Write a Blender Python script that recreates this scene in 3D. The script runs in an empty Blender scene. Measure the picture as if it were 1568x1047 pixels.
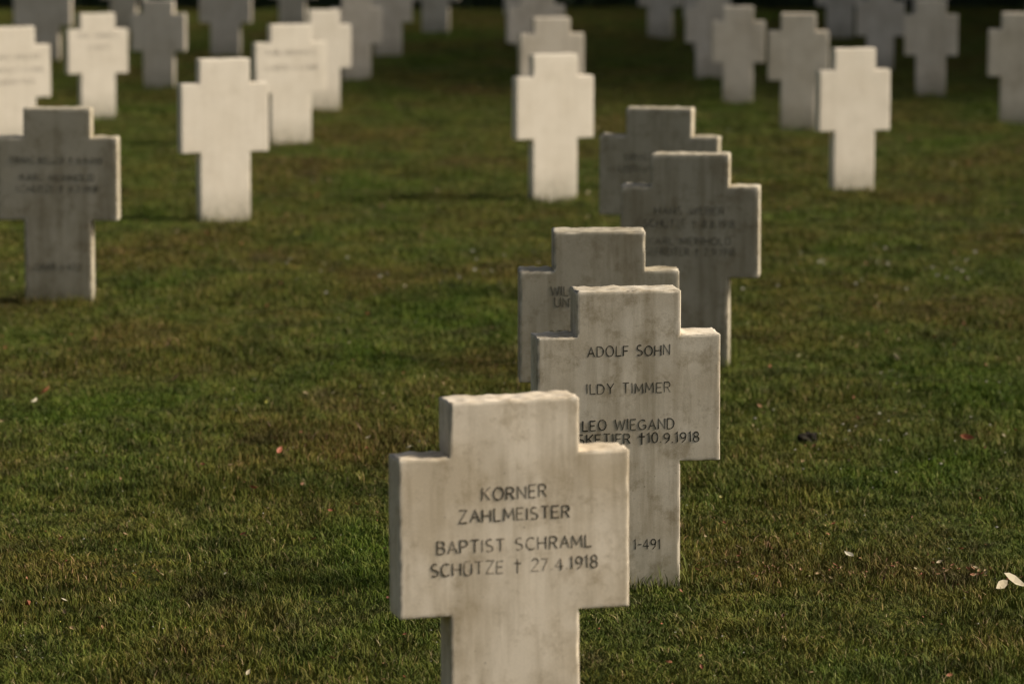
import bpy, bmesh, math, random
import numpy as np
from mathutils import Vector, noise, Matrix
random.seed(7); rng=np.random.default_rng(7)
S=bpy.context.scene
S.view_settings.view_transform='Standard'; S.view_settings.look='None'; S.view_settings.exposure=0
def link(o): S.collection.objects.link(o); return o

# ------------------------------------------------ materials
def newmat(name):
    m=bpy.data.materials.new(name); m.use_nodes=True
    nt=m.node_tree; return m,nt,nt.nodes['Principled BSDF']
def N(nt,t,**kw):
    n=nt.nodes.new(t)
    for k,v in kw.items():
        if k in n.inputs: n.inputs[k].default_value=v
        else: setattr(n,k,v)
    return n
def ramp(nt,stops):
    r=nt.nodes.new('ShaderNodeValToRGB'); e=r.color_ramp.elements
    while len(e)<len(stops): e.new(0.5)
    for i,(p,c) in enumerate(stops):
        e[i].position=p; e[i].color=(c if len(c)==4 else (*c,1))
    return r
def mix(nt,a,b,fac,bt='MIX'):
    m=nt.nodes.new('ShaderNodeMix'); m.data_type='RGBA'; m.blend_type=bt
    for sock,v in ((m.inputs[0],fac),(m.inputs[6],a),(m.inputs[7],b)):
        if hasattr(v,'links'): nt.links.new(v,sock)
        else: sock.default_value=v if not isinstance(v,tuple) or len(v)==4 else (*v,1)
    return m.outputs[2]

def stone(name,col,dirt=0.5,stain=.5):
    m,nt,b=newmat(name); L=nt.links.new
    tc=N(nt,'ShaderNodeTexCoord'); oi=N(nt,'ShaderNodeObjectInfo')
    ad=N(nt,'ShaderNodeVectorMath',operation='ADD'); sc=N(nt,'ShaderNodeVectorMath',operation='SCALE')
    cb=N(nt,'ShaderNodeCombineXYZ')
    for i in range(3): L(oi.outputs['Random'],cb.inputs[i])
    L(cb.outputs[0],sc.inputs[0]); sc.inputs['Scale'].default_value=37.0
    L(tc.outputs['Object'],ad.inputs[0]); L(sc.outputs[0],ad.inputs[1])
    P=ad.outputs[0]
    def ns(scale,detail=6,rough=.6,vec=P):
        n=N(nt,'ShaderNodeTexNoise'); n.inputs['Scale'].default_value=scale; n.inputs['Detail'].default_value=detail
        n.inputs['Roughness'].default_value=rough; L(vec,n.inputs['Vector']); return n.outputs['Fac']
    c=tuple(col)
    dk=tuple(x*f for x,f in zip(c,(1-.4*stain,1-.45*stain,1-.55*stain)))
    r=ramp(nt,[(.38,dk),(.57,c)]); L(ns(4.2,7,.6),r.inputs[0]); base=r.outputs[0]
    # vertical rain streaks
    mp=N(nt,'ShaderNodeMapping'); mp.inputs['Scale'].default_value=(22,22,1.8); L(P,mp.inputs[0])
    rs=ramp(nt,[(.46,(1,1,1)),(.70,(.60,.57,.50))]); L(ns(1,4,.6,mp.outputs[0]),rs.inputs[0])
    base=mix(nt,base,rs.outputs[0],dirt,'MULTIPLY')
    # blotches
    rb=ramp(nt,[(.51,(1,1,1)),(.64,(.60,.56,.48))]); L(ns(10,8,.76),rb.inputs[0])
    base=mix(nt,base,rb.outputs[0],dirt,'MULTIPLY')
    # grain
    rg=ramp(nt,[(.35,(.84,.84,.84)),(.6,(1.04,1.04,1.04))]); L(ns(190,3,.7),rg.inputs[0])
    base=mix(nt,base,rg.outputs[0],.5,'MULTIPLY')
    # pits
    v=N(nt,'ShaderNodeTexVoronoi'); v.inputs['Scale'].default_value=30; L(P,v.inputs['Vector'])
    rp=ramp(nt,[(.05,(.40,.37,.33)),(.11,(1,1,1))]); L(v.outputs['Distance'],rp.inputs[0])
    rpm=ramp(nt,[(.52,(0,0,0)),(.62,(1,1,1))]); L(ns(9,2),rpm.inputs[0])
    base=mix(nt,base,mix(nt,(1,1,1),rp.outputs[0],rpm.outputs[0]),.7,'MULTIPLY')
    # paler worn arrises, with the bright sunlit rims also painted into the colour
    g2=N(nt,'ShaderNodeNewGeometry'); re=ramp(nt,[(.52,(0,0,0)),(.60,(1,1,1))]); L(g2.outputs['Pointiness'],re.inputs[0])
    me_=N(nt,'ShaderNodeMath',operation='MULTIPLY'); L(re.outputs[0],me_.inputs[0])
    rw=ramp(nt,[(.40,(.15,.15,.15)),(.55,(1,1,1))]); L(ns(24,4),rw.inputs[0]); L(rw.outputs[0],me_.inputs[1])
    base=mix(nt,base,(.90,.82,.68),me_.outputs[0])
    # algae and splashed soil near the ground
    sp=N(nt,'ShaderNodeSeparateXYZ'); L(tc.outputs['Object'],sp.inputs[0])
    mr=N(nt,'ShaderNodeMapRange'); mr.inputs['From Min'].default_value=.22; mr.inputs['From Max'].default_value=0.0
    L(sp.outputs['Z'],mr.inputs['Value'])
    mm=N(nt,'ShaderNodeMath',operation='MULTIPLY'); L(mr.outputs[0],mm.inputs[0]); L(ns(22,5),mm.inputs[1])
    base=mix(nt,base,(.16,.15,.08),mm.outputs[0])
    L(base,b.inputs['Base Color']); b.inputs['Roughness'].default_value=.92
    b.inputs['Specular IOR Level'].default_value=.2
    bu=N(nt,'ShaderNodeBump'); bu.inputs['Strength'].default_value=.22; bu.inputs['Distance'].default_value=.003
    hm=N(nt,'ShaderNodeMath',operation='MULTIPLY_ADD'); L(ns(120,4,.6),hm.inputs[0]); hm.inputs[1].default_value=.3; L(ns(14,5,.6),hm.inputs[2])
    L(hm.outputs[0],bu.inputs['Height']); L(bu.outputs[0],b.inputs['Normal'])
    return m
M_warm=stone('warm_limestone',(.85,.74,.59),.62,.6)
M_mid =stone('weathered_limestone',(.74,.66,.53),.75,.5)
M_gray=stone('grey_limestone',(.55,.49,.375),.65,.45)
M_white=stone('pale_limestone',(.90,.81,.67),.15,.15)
M_far =stone('far_limestone',(.86,.76,.62),.25,.3)  # even stone colour for the far rows, lightened to offset the tree shade
def flat(name,c,r=.9,worn=None,sc_=60):
    m,nt,b=newmat(name); n=N(nt,'ShaderNodeTexNoise'); n.inputs['Scale'].default_value=sc_
    st=[(.35,tuple(x*.7 for x in c)),(.65,tuple(min(1,x*1.25) for x in c))]
    if worn:
        tc=N(nt,'ShaderNodeTexCoord'); nt.links.new(tc.outputs['Object'],n.inputs['Vector']); n.inputs['Detail'].default_value=5; n.inputs['Roughness'].default_value=.7
        st=[(.40,tuple(x*.8 for x in c)),(.53,c),(.62,worn)]
    rr=ramp(nt,st)
    nt.links.new(n.outputs['Fac'],rr.inputs[0]); nt.links.new(rr.outputs[0],b.inputs['Base Color'])
    b.inputs['Roughness'].default_value=r; b.inputs['Specular IOR Level'].default_value=.1; return m
M_ink=flat('engraving_dark',(.085,.07,.05),.9,(.42,.35,.27),11)
M_ink1=flat('engraving_black',(.05,.045,.035),.9,(.18,.16,.12),9)
M_ink2=flat('engraving_worn',(.15,.135,.10),.9,(.34,.30,.23),7)
M_ink3=flat('engraving_pale',(.42,.37,.3),.9,(.7,.63,.52),7)

# ------------------------------------------------ ground shape
def gz(x,y):
    if abs(x)>60 or y>90 or y<-20: return 0.0
    return .022*noise.noise(Vector((x*.55,y*.55,3.1)))+.018*noise.noise(Vector((x*1.9,y*1.9,8.1)))

# ------------------------------------------------ single stroke lettering
def arc(cx,cy,rx,ry,a0,a1,n=8):
    return [(cx+rx*math.cos(math.radians(a0+(a1-a0)*i/n)),cy+ry*math.sin(math.radians(a0+(a1-a0)*i/n))) for i in range(n+1)]
W=.62
G={
'A':(W,[[(0,0),(W/2,1),(W,0)],[(.12,.36),(W-.12,.36)]]),
'B':(.52,[[(0,0),(0,1),(.28,1)]+arc(.28,.76,.2,.24,90,-90)+[(0,.52)],[(.28,.52)]+arc(.28,.26,.24,.26,90,-90)+[(0,0)]]),
'C':(.6,[arc(.34,.5,.34,.5,50,310,14)]),
'D':(.58,[[(0,0),(0,1),(.2,1)]+arc(.2,.5,.38,.5,90,-90,12)+[(0,0)]]),
'E':(.45,[[(.45,1),(0,1),(0,0),(.45,0)],[(0,.52),(.38,.52)]]),
'F':(.45,[[(.45,1),(0,1),(0,0)],[(0,.52),(.38,.52)]]),
'G':(.62,[arc(.34,.5,.34,.5,50,330,14)+[(.63,.45),(.38,.45)]]),
'H':(.56,[[(0,0),(0,1)],[(.56,0),(.56,1)],[(0,.5),(.56,.5)]]),
'I':(.04,[[(.02,0),(.02,1)]]),
'K':(.54,[[(0,0),(0,1)],[(.52,1),(.02,.45)],[(.17,.6),(.54,0)]]),
'L':(.42,[[(0,1),(0,0),(.42,0)]]),
'M':(.7,[[(0,0),(.05,1),(.35,.25),(.65,1),(.7,0)]]),
'N':(.56,[[(0,0),(0,1),(.56,0),(.56,1)]]),
'O':(.68,[arc(.34,.5,.34,.5,0,360,18)]),
'P':(.5,[[(0,0),(0,1),(.27,1)]+arc(.27,.74,.22,.26,90,-90)+[(0,.48)]]),
'R':(.52,[[(0,0),(0,1),(.27,1)]+arc(.27,.75,.22,.25,90,-90)+[(0,.5)],[(.25,.5),(.52,0)]]),
'S':(.5,[arc(.25,.75,.22,.25,50,270,9)+arc(.25,.25,.24,.25,90,-140,9)]),
'T':(.54,[[(0,1),(.54,1)],[(.27,1),(.27,0)]]),
'U':(.56,[[(0,1),(0,.3)]+arc(.28,.3,.28,.3,180,360,9)+[(.56,1)]]),
'\u00dc':(.56,[[(0,1),(0,.3)]+arc(.28,.3,.28,.3,180,360,9)+[(.56,1)],[(.16,1.16),(.18,1.22)],[(.38,1.16),(.4,1.22)]]),
'V':(.6,[[(0,1),(.3,0),(.6,1)]]),
'W':(.86,[[(0,1),(.2,0),(.43,.9),(.66,0),(.86,1)]]),
'Y':(.58,[[(0,1),(.29,.5),(.58,1)],[(.29,.5),(.29,0)]]),
'Z':(.54,[[(0,1),(.54,1),(0,0),(.54,0)]]),
'0':(.5,[arc(.25,.5,.25,.5,0,360,16)]),
'1':(.16,[[(0,.82),(.14,1),(.14,0)]]),
'2':(.5,[arc(.25,.73,.23,.27,165,-20,8)+[(0,0),(.5,0)]]),
'4':(.54,[[(.4,0),(.4,1),(0,.3),(.54,.3)]]),
'7':(.48,[[(0,1),(.48,1),(.15,0)]]),
'8':(.48,[arc(.24,.76,.2,.24,-90,270,12),arc(.24,.26,.24,.26,90,450,12)]),
'9':(.48,[arc(.24,.72,.24,.28,0,360,12),[(.48,.72),(.42,.3),(.15,0)]]),
'.':(.06,[[(.0,0),(.05,.05)]]),
'-':(.3,[[(0,.5),(.3,.5)]]),
'+':(.5,[[(.25,-.12),(.25,1.05)],[(.0,.66),(.5,.66)],[(.0,.69),(.5,.69)]]),
' ':(.3,[]),
}
def inscription(lines,yface,mat,rad=.0021,cap=.033):
    cu=bpy.data.curves.new('inscription','CURVE'); cu.dimensions='3D'
    cu.bevel_depth=rad; cu.bevel_resolution=1; cu.use_fill_caps=True
    for (txt,w,z) in lines:
        gap=.24; nat=sum(G[c][0] for c in txt)+gap*(len(txt)-1)
        sx=w/nat; x=-w/2
        for c in txt:
            gw,strokes=G[c]
            dz=random.uniform(-.0014,.0014); dx=random.uniform(-.0008,.0008); hk=random.uniform(.96,1.05)
            for st in strokes:
                sp=cu.splines.new('POLY'); sp.points.add(len(st)-1)
                for i,(px,py) in enumerate(st):
                    sp.points[i].co=(x+dx+px*sx,yface,z-cap/2+py*cap*hk+dz,1)
                    sp.points[i].radius=random.uniform(.75,1.25)
            x+=(gw+gap)*sx
    o=bpy.data.objects.new('inscription',cu); cu.materials.append(mat); return link(o)

# ------------------------------------------------ stone crosses
def cross(name,x,y,H=1.0,w=.62,sw=None,t=.13,yaw=0,mat=M_gray,lines=None,ink=None,cell=.02,rough=1.0,a=.148,bm_=.57,lean=0):
    sw=sw or w*.565
    z0=-.12; zs=[z0,H*(1-bm_),H*(1-a),H]; xs=[-w/2,-sw/2,sw/2,w/2]
    def lines_(ks):
        out=[]
        for p,q in zip(ks[:-1],ks[1:]):
            n=max(1,round((q-p)/cell)); out+= [p+(q-p)*i/n for i in range(n)]
        return out+[ks[-1]]
    X=lines_(xs); Z=lines_(zs); 
    bm=bmesh.new(); vd={}
    def v(i,j):
        if (i,j) not in vd: vd[(i,j)]=bm.verts.new((X[i],-t/2,Z[j]))
        return vd[(i,j)]
    for i in range(len(X)-1):
        for j in range(len(Z)-1):
            cx=(X[i]+X[i+1])/2; cz=(Z[j]+Z[j+1])/2
            if abs(cx)<sw/2 or zs[1]<cz<zs[2]:
                bm.faces.new((v(i,j),v(i+1,j),v(i+1,j+1),v(i,j+1)))
    ny=max(2,round(t/cell))
    r=bmesh.ops.duplicate(bm,geom=bm.verts[:]+bm.edges[:]+bm.faces[:])
    back=[g for g in r['geom'] if isinstance(g,bmesh.types.BMFace)]
    bv={g for g in r['geom'] if isinstance(g,bmesh.types.BMVert)}
    for q in bv: q.co.y=t/2
    bmesh.ops.reverse_faces(bm,faces=back)
    be=[e for e in bm.edges if e.is_boundary and e.verts[0] not in bv]
    be2=[e for e in bm.edges if e.is_boundary and e.verts[0] in bv]
    bmesh.ops.bridge_loops(bm,edges=be+be2)
    bmesh.ops.recalc_face_normals(bm,faces=bm.faces[:])
    side=[e for e in bm.edges if abs(e.verts[0].co.y-e.verts[1].co.y)>t*.5]
    bmesh.ops.subdivide_edges(bm,edges=side,cuts=ny-1,use_grid_fill=True)
    sharp=[e for e in bm.edges if len(e.link_faces)==2 and e.calc_face_angle(0)>1.2]
    bmesh.ops.bevel(bm,geom=sharp,offset=.003,segments=2,profile=.6,affect='EDGES')
    bm.normal_update()
    sd=random.uniform(0,100)
    nrm=[q.normal.copy() for q in bm.verts]
    for q,n in zip(bm.verts,nrm):
        p=q.co.copy(); ed=1-max(abs(n.x),abs(n.y),abs(n.z))
        d=.0010*noise.noise(p*9+Vector((sd,0,0)))
        if ed>.02:
            k=noise.noise(p*26+Vector((0,sd,0))); k2=noise.noise(p*80+Vector((0,sd,5)))
            topk=1.7 if n.z>.3 else 1.1
            d-=rough*topk*(.0008+.0085*max(0,k-.13)+.003*max(0,k2))
        elif n.z>.8: d+=.0035*noise.noise(p*30+Vector((sd,0,0)))*rough
        q.co=p+n*d
    me=bpy.data.meshes.new(name); bm.to_mesh(me); bm.free()
    for pl in me.polygons: pl.use_smooth=True
    o=bpy.data.objects.new(name,me); link(o); me.materials.append(mat)
    wn=o.modifiers.new('weighted_normals','WEIGHTED_NORMAL'); wn.weight=100
    th=math.radians(yaw)
    o.location=(x-math.sin(th)*t/2,y+math.cos(th)*t/2,gz(x,y)*.6)
    o.rotation_euler=(math.radians(lean),math.radians(random.uniform(-.35,.35)),th)
    if lines:
        i=inscription(lines,-t/2+.0003,ink or M_ink, rad=.0019 if ink in (None,M_ink1) else .0023); i.parent=o
    return o
C='cross_gravestone'
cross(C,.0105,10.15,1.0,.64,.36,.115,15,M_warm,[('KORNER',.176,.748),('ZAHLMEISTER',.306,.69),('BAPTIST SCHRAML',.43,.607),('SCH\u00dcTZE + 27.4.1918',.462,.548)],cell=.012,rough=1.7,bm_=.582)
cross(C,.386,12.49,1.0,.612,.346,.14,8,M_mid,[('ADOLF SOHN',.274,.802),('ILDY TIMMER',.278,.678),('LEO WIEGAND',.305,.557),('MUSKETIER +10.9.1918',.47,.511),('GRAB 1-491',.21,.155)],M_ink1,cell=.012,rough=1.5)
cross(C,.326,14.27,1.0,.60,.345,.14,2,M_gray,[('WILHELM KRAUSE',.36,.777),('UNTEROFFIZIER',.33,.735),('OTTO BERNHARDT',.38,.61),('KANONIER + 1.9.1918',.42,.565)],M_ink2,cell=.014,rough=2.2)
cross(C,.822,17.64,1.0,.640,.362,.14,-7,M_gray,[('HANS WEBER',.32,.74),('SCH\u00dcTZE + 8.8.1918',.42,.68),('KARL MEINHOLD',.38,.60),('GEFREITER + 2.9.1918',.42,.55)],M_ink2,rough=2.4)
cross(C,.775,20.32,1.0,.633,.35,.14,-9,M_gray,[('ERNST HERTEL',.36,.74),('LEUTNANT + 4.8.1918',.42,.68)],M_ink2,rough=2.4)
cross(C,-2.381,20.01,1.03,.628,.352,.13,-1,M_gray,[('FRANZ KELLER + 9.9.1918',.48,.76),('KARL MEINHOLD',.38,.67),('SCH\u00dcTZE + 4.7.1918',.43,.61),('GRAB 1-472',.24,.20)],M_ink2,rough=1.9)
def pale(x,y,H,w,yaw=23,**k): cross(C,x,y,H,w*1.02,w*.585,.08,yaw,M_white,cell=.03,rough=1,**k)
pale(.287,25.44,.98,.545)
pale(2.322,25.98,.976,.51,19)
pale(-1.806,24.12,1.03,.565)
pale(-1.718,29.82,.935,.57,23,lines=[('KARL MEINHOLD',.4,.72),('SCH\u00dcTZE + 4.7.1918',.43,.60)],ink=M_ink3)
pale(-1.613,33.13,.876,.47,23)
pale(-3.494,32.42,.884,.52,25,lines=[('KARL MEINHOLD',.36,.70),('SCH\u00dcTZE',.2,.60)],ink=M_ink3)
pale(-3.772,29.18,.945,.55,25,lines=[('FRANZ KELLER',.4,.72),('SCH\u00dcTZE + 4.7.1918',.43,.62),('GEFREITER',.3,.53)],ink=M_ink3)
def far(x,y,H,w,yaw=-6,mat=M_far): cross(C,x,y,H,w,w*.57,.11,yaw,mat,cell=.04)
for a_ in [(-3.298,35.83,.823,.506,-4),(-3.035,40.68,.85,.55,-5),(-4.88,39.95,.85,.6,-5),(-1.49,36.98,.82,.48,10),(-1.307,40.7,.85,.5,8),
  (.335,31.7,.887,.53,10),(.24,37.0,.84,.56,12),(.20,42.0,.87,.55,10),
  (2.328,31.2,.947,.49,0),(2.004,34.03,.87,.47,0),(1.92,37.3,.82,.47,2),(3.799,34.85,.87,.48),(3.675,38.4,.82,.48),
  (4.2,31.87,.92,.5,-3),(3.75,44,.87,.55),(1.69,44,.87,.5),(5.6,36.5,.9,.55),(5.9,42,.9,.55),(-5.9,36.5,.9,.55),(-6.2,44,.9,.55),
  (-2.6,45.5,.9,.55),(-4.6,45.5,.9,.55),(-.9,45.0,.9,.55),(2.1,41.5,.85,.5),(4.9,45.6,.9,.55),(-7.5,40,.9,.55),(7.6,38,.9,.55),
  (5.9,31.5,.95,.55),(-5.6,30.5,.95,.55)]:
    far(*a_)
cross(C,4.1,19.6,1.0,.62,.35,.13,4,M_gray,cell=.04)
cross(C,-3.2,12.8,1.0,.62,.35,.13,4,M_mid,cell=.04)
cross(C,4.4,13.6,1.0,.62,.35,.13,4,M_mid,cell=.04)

# ------------------------------------------------ ground sheet
def axis(lo,hi,f0,f1,st):
    return list(np.linspace(lo,f0,10)[:-1])+list(np.arange(f0,f1,st))+list(np.linspace(f1,hi,12))
ax=axis(-400,400,-10,10,.2); ay=axis(-60,700,5,55,.25)
vs=[(x,y,gz(x,y)) for y in ay for x in ax]; nx=len(ax)
fs=[(j*nx+i,j*nx+i+1,(j+1)*nx+i+1,(j+1)*nx+i) for j in range(len(ay)-1) for i in range(nx-1)]
me=bpy.data.meshes.new('lawn_ground'); me.from_pydata(vs,[],fs)
for p in me.polygons: p.use_smooth=True
ground=link(bpy.data.objects.new('lawn_ground',me))
m,nt,b=newmat('soil_and_moss'); L=nt.links.new
ge=N(nt,'ShaderNodeNewGeometry')
def gn_noise(nt,ge,scale,detail=5,rough=.6,sv=None):
    n=N(nt,'ShaderNodeTexNoise'); n.inputs['Scale'].default_value=scale; n.inputs['Detail'].default_value=detail; n.inputs['Roughness'].default_value=rough
    if sv:
        mp=N(nt,'ShaderNodeMapping'); mp.inputs['Scale'].default_value=sv; nt.links.new(ge.outputs['Position'],mp.inputs[0]); nt.links.new(mp.outputs[0],n.inputs['Vector'])
    else: nt.links.new(ge.outputs['Position'],n.inputs['Vector'])
    return n.outputs['Fac']
r1=ramp(nt,[(.35,(.03,.04,.008)),(.6,(.07,.08,.018)),(.72,(.10,.075,.04))]); L(gn_noise(nt,ge,2.5,8,.7),r1.inputs[0])
r2=ramp(nt,[(.3,(.5,.5,.5)),(.7,(1.2,1.2,1.2))]); L(gn_noise(nt,ge,45,4,.7),r2.inputs[0])
L(mix(nt,r1.outputs[0],r2.outputs[0],.8,'MULTIPLY'),b.inputs['Base Color']); b.inputs['Roughness'].default_value=1; b.inputs['Specular IOR Level'].default_value=.05
bu=N(nt,'ShaderNodeBump'); bu.inputs['Distance'].default_value=.02; L(gn_noise(nt,ge,35,6,.7),bu.inputs['Height']); L(bu.outputs[0],b.inputs['Normal'])
me.materials.append(m)

# ------------------------------------------------ grass blades material
m,nt,b=newmat('grass_blade'); L=nt.links.new
ge=N(nt,'ShaderNodeNewGeometry'); at=N(nt,'ShaderNodeAttribute'); at.attribute_name='var'
rA=ramp(nt,[(0,(.055,.088,.014)),(.45,(.115,.136,.024)),(.74,(.17,.168,.045)),(.86,(.28,.22,.11)),(1,(.6,.52,.38))]); L(at.outputs['Fac'],rA.inputs[0])
rB=ramp(nt,[(.36,(.74,.98,.45)),(.45,(.97,1.03,.85)),(.55,(1.12,.96,.85)),(.68,(1.2,.82,1.0))]); L(gn_noise(nt,ge,.8,6,.68,(1,.55,1)),rB.inputs[0])
rC=ramp(nt,[(.36,(.40,.42,.40)),(.5,(.92,.92,.88)),(.66,(1.5,1.4,1.3))]); L(gn_noise(nt,ge,3.6,8,.76),rC.inputs[0])
c=mix(nt,mix(nt,rA.outputs[0],rB.outputs[0],1,'MULTIPLY'),rC.outputs[0],.95,'MULTIPLY')
rD=ramp(nt,[(.56,(0,0,0)),(.68,(1,1,1))]); L(gn_noise(nt,ge,1.6,9,.78,(1,.7,1)),rD.inputs[0])
c=mix(nt,c,(.11,.078,.042),mix(nt,(0,0,0),rD.outputs[0],.75))
L(c,b.inputs['Base Color']); b.inputs['Roughness'].default_value=.65; b.inputs['Specular IOR Level'].default_value=.15
M_grass=m
def blades_mesh(name,px,py,pz,h,wd,mat,bend=.6):
    n=len(px); th=rng.uniform(0,2*np.pi,n); ph=rng.uniform(0,2*np.pi,n); bd=h*rng.uniform(.15,bend*1.6,n)
    dx,dy=np.cos(th)*wd/2,np.sin(th)*wd/2; bx,by=np.cos(ph)*bd,np.sin(ph)*bd
    V=np.zeros((n,5,3))
    V[:,0]=np.stack([px-dx,py-dy,pz-.004],1); V[:,1]=np.stack([px+dx,py+dy,pz-.004],1)
    V[:,2]=np.stack([px+dx*.85+bx*.35,py+dy*.85+by*.35,pz+h*.6],1); V[:,3]=np.stack([px-dx*.85+bx*.35,py-dy*.85+by*.35,pz+h*.6],1)
    V[:,4]=np.stack([px+bx,py+by,pz+h*.95],1)
    i0=np.arange(n)*5
    F=[(a,a+1,a+2,a+3) for a in i0]+[(a+3,a+2,a+4) for a in i0]
    me=bpy.data.meshes.new(name); me.from_pydata(V.reshape(-1,3).tolist(),[],[tuple(map(int,f)) for f in F])
    at=me.attributes.new('var','FLOAT','POINT'); at.data.foreach_set('value',np.repeat(rng.beta(2,2.6,n)*1.0,5).astype(np.float32))
    me.materials.append(mat); return me
patchcol=bpy.data.collections.new('grass_patches')
for k in range(7):
    n=1700; px=rng.uniform(-.26,.26,n); py=rng.uniform(-.26,.26,n)
    hh=np.array([noise.noise(Vector((a*9,b_*9,k*9.3))) for a,b_ in zip(px,py)])
    h=np.clip(.020+.026*hh+rng.normal(0,.006,n),.005,.06)
    me=blades_mesh('grass_patch',px,py,np.zeros(n),h,rng.uniform(.002,.0045,n),M_grass,.85)
    patchcol.objects.link(bpy.data.objects.new('grass_patch',me))
def hs(x,y): return max(.4,1+1.4*noise.noise(Vector((x*1.6,y*1.2,20))))
pts=[];szs=[]
y=7.6
while y<51:
    st=.3 if y<24 else .42
    hw=.145*y+1.2; x=-hw
    while x<hw:
        X_=x+random.uniform(-.09,.09); Y_=y+random.uniform(-.09,.09); pts.append((X_,Y_,gz(X_,Y_)))
        szs.append(max(.4,hs(X_,Y_)+random.uniform(-.2,.2))); x+=st
    y+=st
me=bpy.data.meshes.new('grass'); me.from_pydata(pts,[],[]); grass=link(bpy.data.objects.new('grass',me))
q=me.attributes.new('hscale','FLOAT','POINT'); q.data.foreach_set('value',szs)
ng=bpy.data.node_groups.new('scatter_grass','GeometryNodeTree')
ng.interface.new_socket('Geometry',in_out='INPUT',socket_type='NodeSocketGeometry'); ng.interface.new_socket('Geometry',in_out='OUTPUT',socket_type='NodeSocketGeometry')
gi=ng.nodes.new('NodeGroupInput'); go=ng.nodes.new('NodeGroupOutput'); ip=ng.nodes.new('GeometryNodeInstanceOnPoints')
ci=ng.nodes.new('GeometryNodeCollectionInfo'); ci.inputs['Collection'].default_value=patchcol; ci.inputs['Separate Children'].default_value=True; ci.inputs['Reset Children'].default_value=True
ip.inputs['Pick Instance'].default_value=True
rr=ng.nodes.new('FunctionNodeRandomValue'); rr.data_type='FLOAT_VECTOR'; rr.inputs[0].default_value=(0,0,0); rr.inputs[1].default_value=(0,0,6.283)
na=ng.nodes.new('GeometryNodeInputNamedAttribute'); na.data_type='FLOAT'; na.inputs['Name'].default_value='hscale'
cx_=ng.nodes.new('ShaderNodeCombineXYZ'); cx_.inputs[0].default_value=1.05; cx_.inputs[1].default_value=1.05
LL=ng.links.new; LL(na.outputs[0],cx_.inputs[2])
LL(gi.outputs[0],ip.inputs['Points']); LL(ci.outputs[0],ip.inputs['Instance']); LL(rr.outputs[0],ip.inputs['Rotation']); LL(cx_.outputs[0],ip.inputs['Scale']); LL(ip.outputs[0],go.inputs[0])
md=grass.modifiers.new('scatter','NODES'); md.node_group=ng

px=[];py=[];hh=[]
for o in [q for q in S.objects if q.name.startswith(C)]:
    d=o.location.y
    if d>36: continue
    n=420 if d<22 else 240
    for _ in range(n):
        u=random.uniform(-.2,.2); s=random.choice([-1,1])
        if random.random()<.75: lx,ly=u,s*(.08+abs(random.gauss(0,.02)))
        else: lx,ly=s*(.19+abs(random.gauss(0,.02))),random.uniform(-.09,.09)
        p=o.matrix_basis@Vector((lx,ly,0)); px.append(p.x);py.append(p.y);hh.append(random.uniform(.03,.075) if random.random()<.93 else random.uniform(.08,.15))
px=np.array(px);py=np.array(py);pz=np.array([gz(a,b_) for a,b_ in zip(px,py)])
link(bpy.data.objects.new('long_grass',blades_mesh('long_grass',px,py,pz,np.array(hh),rng.uniform(.0022,.004,len(px)),M_grass,.4)))

# ------------------------------------------------ leaves, flowers
def attrmat(name,stops,rough=.7):
    m,nt,b=newmat(name); at=N(nt,'ShaderNodeAttribute'); at.attribute_name='var'
    r=ramp(nt,stops); nt.links.new(at.outputs['Fac'],r.inputs[0]); nt.links.new(r.outputs[0],b.inputs['Base Color']); b.inputs['Roughness'].default_value=rough; return m
M_leaf=attrmat('dry_leaf',[(0,(.10,.035,.015)),(.25,(.35,.10,.05)),(.5,(.30,.16,.07)),(.7,(.38,.30,.16)),(.85,(.62,.56,.42)),(1,(.6,.55,.05))])
V=[];F=[];A=[]
def leaf(x,y,s,var,zoff=.028):
    th=random.uniform(0,6.283); M=Matrix.Translation((x,y,gz(x,y)+zoff*hs(x,y)))@Matrix.Rotation(th,4,'Z')@Matrix.Rotation(random.uniform(-.9,.9),4,'X')@Matrix.Rotation(random.uniform(-.7,.7),4,'Y')
    i=len(V); cv=random.uniform(.1,.5)
    outl=[(-1,0),(-.5,.38),(.1,.48),(.65,.27),(1.1,0),(.65,-.27),(.1,-.48),(-.5,-.38)]
    mid=[(-.5,0),(.1,0),(.65,0)]
    for a,b_ in outl: V.append(tuple(M@Vector((a*s,b_*s,abs(b_)*s*cv*2+a*a*s*cv))))
    for a,b_ in mid: V.append(tuple(M@Vector((a*s,0,a*a*s*cv))))
    for f in [(0,8,1),(1,8,9,2),(2,9,10,3),(3,10,4),(4,10,5),(5,10,9,6),(6,9,8,7),(7,8,0)]: F.append(tuple(i+q for q in f))
    A.extend([var]*11)
for (x,y,s,v_) in [(1.776,17.64,.035,.75),(1.644,12.39,.045,.8),(1.60,12.33,.03,.76),(1.148,12.85,.022,.85),(-2.055,16.73,.03,.3),(-2.07,16.5,.03,.85),(-1.508,17.06,.032,.45),
   (-1.044,16.22,.02,.98),(-1.261,12.58,.014,1),(-.92,14.98,.022,.27),(-.971,14.2,.02,.25),(-1.545,12.06,.022,.3),(1.834,15.28,.03,.35),(-.95,15.2,.02,.6)]: leaf(x,y,s,v_,.038)
for _ in range(1500):
    y=random.uniform(8.5,34); x=random.uniform(-1,1)*(.14*y+.5)
    leaf(x,y,random.uniform(.004,.013)*(1.0 if y<20 else 1.2),min(1,max(0,random.gauss(.45,.22))),random.uniform(.018,.036))
for _ in range(150):
    x=random.uniform(.5,1.9); y=12.72-.12*(x-.5)+random.gauss(0,.09)
    leaf(x,y,random.uniform(.004,.011),random.uniform(.0,.72),random.uniform(.018,.032))
me=bpy.data.meshes.new('fallen_leaves'); me.from_pydata(V,[],F); at=me.attributes.new('var','FLOAT','POINT'); at.data.foreach_set('value',A)
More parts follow.
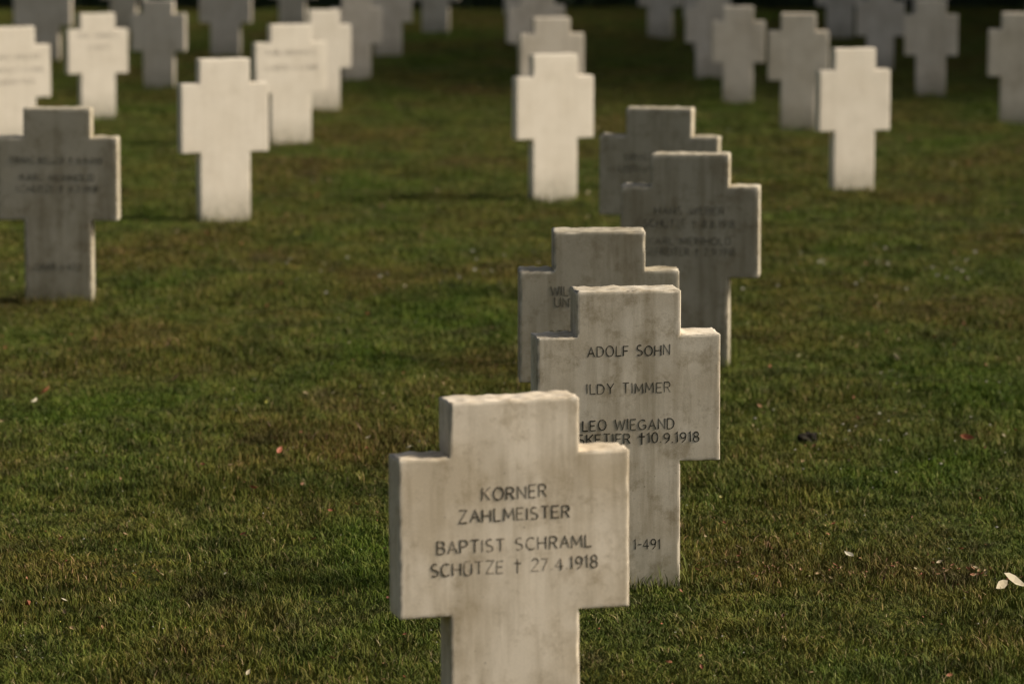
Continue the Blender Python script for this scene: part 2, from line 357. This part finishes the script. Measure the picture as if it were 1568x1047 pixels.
me.materials.append(M_leaf); link(bpy.data.objects.new('fallen_leaves',me))
V=[];F=[]
def head(x,y,r,zo):
    i=len(V); z=gz(x,y)+zo*hs(x,y); n=7
    for k in range(n):
        a=6.283*k/n; q=r*random.uniform(.75,1.15); V.append((x+q*math.cos(a),y+q*math.sin(a),z+random.uniform(-.2,.2)*r))
    V.append((x,y,z+r*.6)); V.append((x,y,z-r*.5))
    for k in range(n): F.append((i+k,i+(k+1)%n,i+n)); F.append((i+(k+1)%n,i+k,i+n+1))
for _ in range(1300):
    y=random.uniform(8.5,33); x=random.uniform(-1,1)*(.14*y+.5); head(x,y,random.uniform(.0015,.0045),random.uniform(.025,.042))
for _ in range(70):
    y=random.gauss(21.6,.6); x=random.uniform(-1.3,3.2); head(x,y,random.uniform(.006,.014),.032)
for _ in range(50):
    y=random.gauss(15.5,1.6); x=random.uniform(1.0,2.2); head(x,y,random.uniform(.003,.008),.035)
me=bpy.data.meshes.new('clover_flowers'); me.from_pydata(V,[],F); me.materials.append(flat('clover_petals',(.38,.36,.28))); link(bpy.data.objects.new('clover_flowers',me))
bm=bmesh.new(); bmesh.ops.create_icosphere(bm,subdivisions=4,radius=.036)
for q in bm.verts:
    q.co*=1+.7*noise.noise(q.co*40)+.3*noise.noise(q.co*100); q.co.z*=.75; q.co.x*=1.1
me=bpy.data.meshes.new('earth_clod'); bm.to_mesh(me); bm.free(); me.materials.append(flat('dark_soil',(.035,.03,.022)))
o=link(bpy.data.objects.new('earth_clod',me)); o.location=(1.215,15.46,gz(1.215,15.46)+.03)

# ------------------------------------------------ trees and hedge
m,nt,b=newmat('tree_leaves'); at=N(nt,'ShaderNodeAttribute'); at.attribute_name='var'
r=ramp(nt,[(0,(.02,.035,.01)),(.6,(.045,.075,.018)),(1,(.09,.11,.03))]); nt.links.new(at.outputs['Fac'],r.inputs[0]); nt.links.new(r.outputs[0],b.inputs['Base Color']); b.inputs['Roughness'].default_value=.7
M_tl=m; M_bark=flat('bark',(.09,.07,.05))
def leafcloud(P,size):
    n=len(P); a=rng.normal(size=(n,3)); a/=np.linalg.norm(a,axis=1)[:,None]; c_=rng.normal(size=(n,3)); c_=np.cross(a,c_); c_/=np.linalg.norm(c_,axis=1)[:,None]
    s=size*rng.uniform(.6,1.3,n)[:,None]
    Vv=np.stack([P-a*s,P+c_*s*.5,P+a*s,P-c_*s*.5],1).reshape(-1,3); i=np.arange(n)*4
    return Vv.tolist(),[(int(k),int(k)+1,int(k)+2,int(k)+3) for k in i]
def tree_mesh(seed,H=13):
    rd=random.Random(seed); V=[];F=[];mi=[]
    def limb(p0,p1,r0,r1,n=9,seg=5):
        base=len(V); d=(p1-p0).normalized(); u=d.orthogonal().normalized(); w_=d.cross(u)
        for s in range(seg+1):
            t_=s/seg; c_=p0.lerp(p1,t_)+Vector((rd.uniform(-1,1),rd.uniform(-1,1),0))*r0*.35*(1 if 0<s<seg else 0); r_=r0+(r1-r0)*t_
            if s==0 and r0>.2: r_*=1.5
            for k in range(n):
                a_=6.283*k/n; V.append(tuple(c_+(u*math.cos(a_)+w_*math.sin(a_))*r_))
        for s in range(seg):
            for k in range(n):
                q=base+s*n; F.append((q+k,q+(k+1)%n,q+n+(k+1)%n,q+n+k)); mi.append(0)
    top=Vector((rd.uniform(-.4,.4),rd.uniform(-.4,.4),H*.75)); limb(Vector((0,0,-.2)),top,.28,.07,12,8)
    ends=[top]
    for k in range(15):
        t_=.2+.75*k/15; p0=Vector((0,0,-.2)).lerp(top,t_); a_=k*2.4+rd.uniform(-.4,.4); ln=H*.34*(1-.45*t_)*rd.uniform(.8,1.15)
        p1=p0+Vector((math.cos(a_)*ln,math.sin(a_)*ln,ln*rd.uniform(.15,.6))); limb(p0,p1,.09,.025,6,4); ends.append(p1); ends.append(p0.lerp(p1,.6))
        for j in range(3):
            p2=p0.lerp(p1,rd.uniform(.4,.9)); p3=p2+Vector((rd.uniform(-1,1),rd.uniform(-1,1),rd.uniform(-.1,.8)))*1.4; limb(p2,p3,.035,.012,5,2); ends.append(p3)
    P=[]
    for e in ends:
        R=rd.uniform(.7,1.35); n=int(180*R*R)
        g=rng.normal(size=(n,3)); g/=np.linalg.norm(g,axis=1)[:,None]; g*=(rng.uniform(.25,1,n)**.6)[:,None]*R; g[:,2]*=.7; P.append(g+np.array(e))
    P=np.concatenate(P); lv,lf=leafcloud(P,.12); o_=len(V)
    V+=lv; F+=[tuple(q+o_ for q in f) for f in lf]; mi+=[1]*len(lf)
    me=bpy.data.meshes.new('tree'); me.from_pydata([tuple(q) for q in V],[],F); me.materials.append(M_bark); me.materials.append(M_tl)
    me.polygons.foreach_set('material_index',mi)
    at=me.attributes.new('var','FLOAT','POINT'); vv=np.zeros(len(V),np.float32); vv[o_:]=np.repeat(rng.uniform(0,1,len(lf)),4); at.data.foreach_set('value',vv); return me
tm=[tree_mesh(k,H) for k,H in ((1,13),(2,14.5),(3,12))]
tp=[]
for k in range(5): tp.append((13+random.uniform(-.6,.6),37+k*4.8))
for k in range(5): tp.append((18.5+random.uniform(-.6,.6),35.5+k*4.8))
for k in range(2): tp.append((-17.5,44+k*8))
for k in range(9): tp.append((-22+k*5.5,59+random.uniform(-1,1)))
for k,(x,y) in enumerate(tp):
    o=link(bpy.data.objects.new('deciduous_tree',tm[k%3])); o.location=(x,y,0); o.rotation_euler=(0,0,random.uniform(0,6.28)); o.scale=[random.uniform(.9,1.15)]*3
n=50000; P=np.stack([rng.uniform(-24,24,n),rng.uniform(-.75,.75,n),rng.uniform(.03,2.0,n)],1)
bul=np.array([noise.noise(Vector((a*.9,0,c_*.9)))*.25 for a,_,c_ in P]); edge=rng.random(n)<.6
P[:,1]=np.where(edge,np.sign(P[:,1])*(.7+bul),P[:,1]); P[:,2]+=bul*.6; P[:,2]=np.clip(P[:,2],.02,9)
lv,lf=leafcloud(P,.07)
me=bpy.data.meshes.new('hedge'); o_=len(lv)
cv=[(x,y,z) for z in (0,1.65) for (x,y) in ((-24,-.5),(24,-.5),(24,.5),(-24,.5))]
lf+=[tuple(o_+q for q in f) for f in ((0,1,5,4),(1,2,6,5),(2,3,7,6),(3,0,4,7),(4,5,6,7))]
me.from_pydata(lv+cv,[],lf); me.materials.append(M_tl)
at=me.attributes.new('var','FLOAT','POINT'); vv=np.zeros(len(lv)+8,np.float32); vv[:o_]=np.repeat(rng.uniform(0,.8,n),4); at.data.foreach_set('value',vv)
o=link(bpy.data.objects.new('hedge',me)); o.location=(0,51.3,0)

# ------------------------------------------------ light
EL=33
w=bpy.data.worlds.new('World'); S.world=w; w.use_nodes=True; nt=w.node_tree
sk=nt.nodes.new('ShaderNodeTexSky'); sk.sky_type='NISHITA'; sk.sun_disc=False; sk.sun_elevation=math.radians(EL); sk.sun_rotation=math.radians(90); sk.dust_density=5; sk.air_density=1
hz=nt.nodes.new('ShaderNodeHueSaturation'); hz.inputs['Saturation'].default_value=.55
bg=nt.nodes['Background']; bg.inputs['Strength'].default_value=.074; nt.links.new(sk.outputs[0],hz.inputs['Color']); nt.links.new(hz.outputs[0],bg.inputs['Color'])
ld=bpy.data.lights.new('sun','SUN'); ld.energy=4.3; ld.angle=math.radians(18); ld.color=(1,.90,.75)
lo=link(bpy.data.objects.new('sun',ld)); d=Vector((-math.cos(math.radians(EL)),0,-math.sin(math.radians(EL))))
lo.rotation_euler=d.to_track_quat('-Z','Y').to_euler(); lo.location=(30,10,20)

# ------------------------------------------------ camera
cd=bpy.data.cameras.new('camera'); cam=link(bpy.data.objects.new('camera',cd)); cd.lens=135; cd.sensor_width=36
cam.location=(0,0,2.55); cam.rotation_euler=(math.radians(90-7.824),0,0); cd.clip_end=2000
cd.dof.use_dof=True; cd.dof.focus_distance=12.5; cd.dof.aperture_fstop=3.2
S.camera=cam
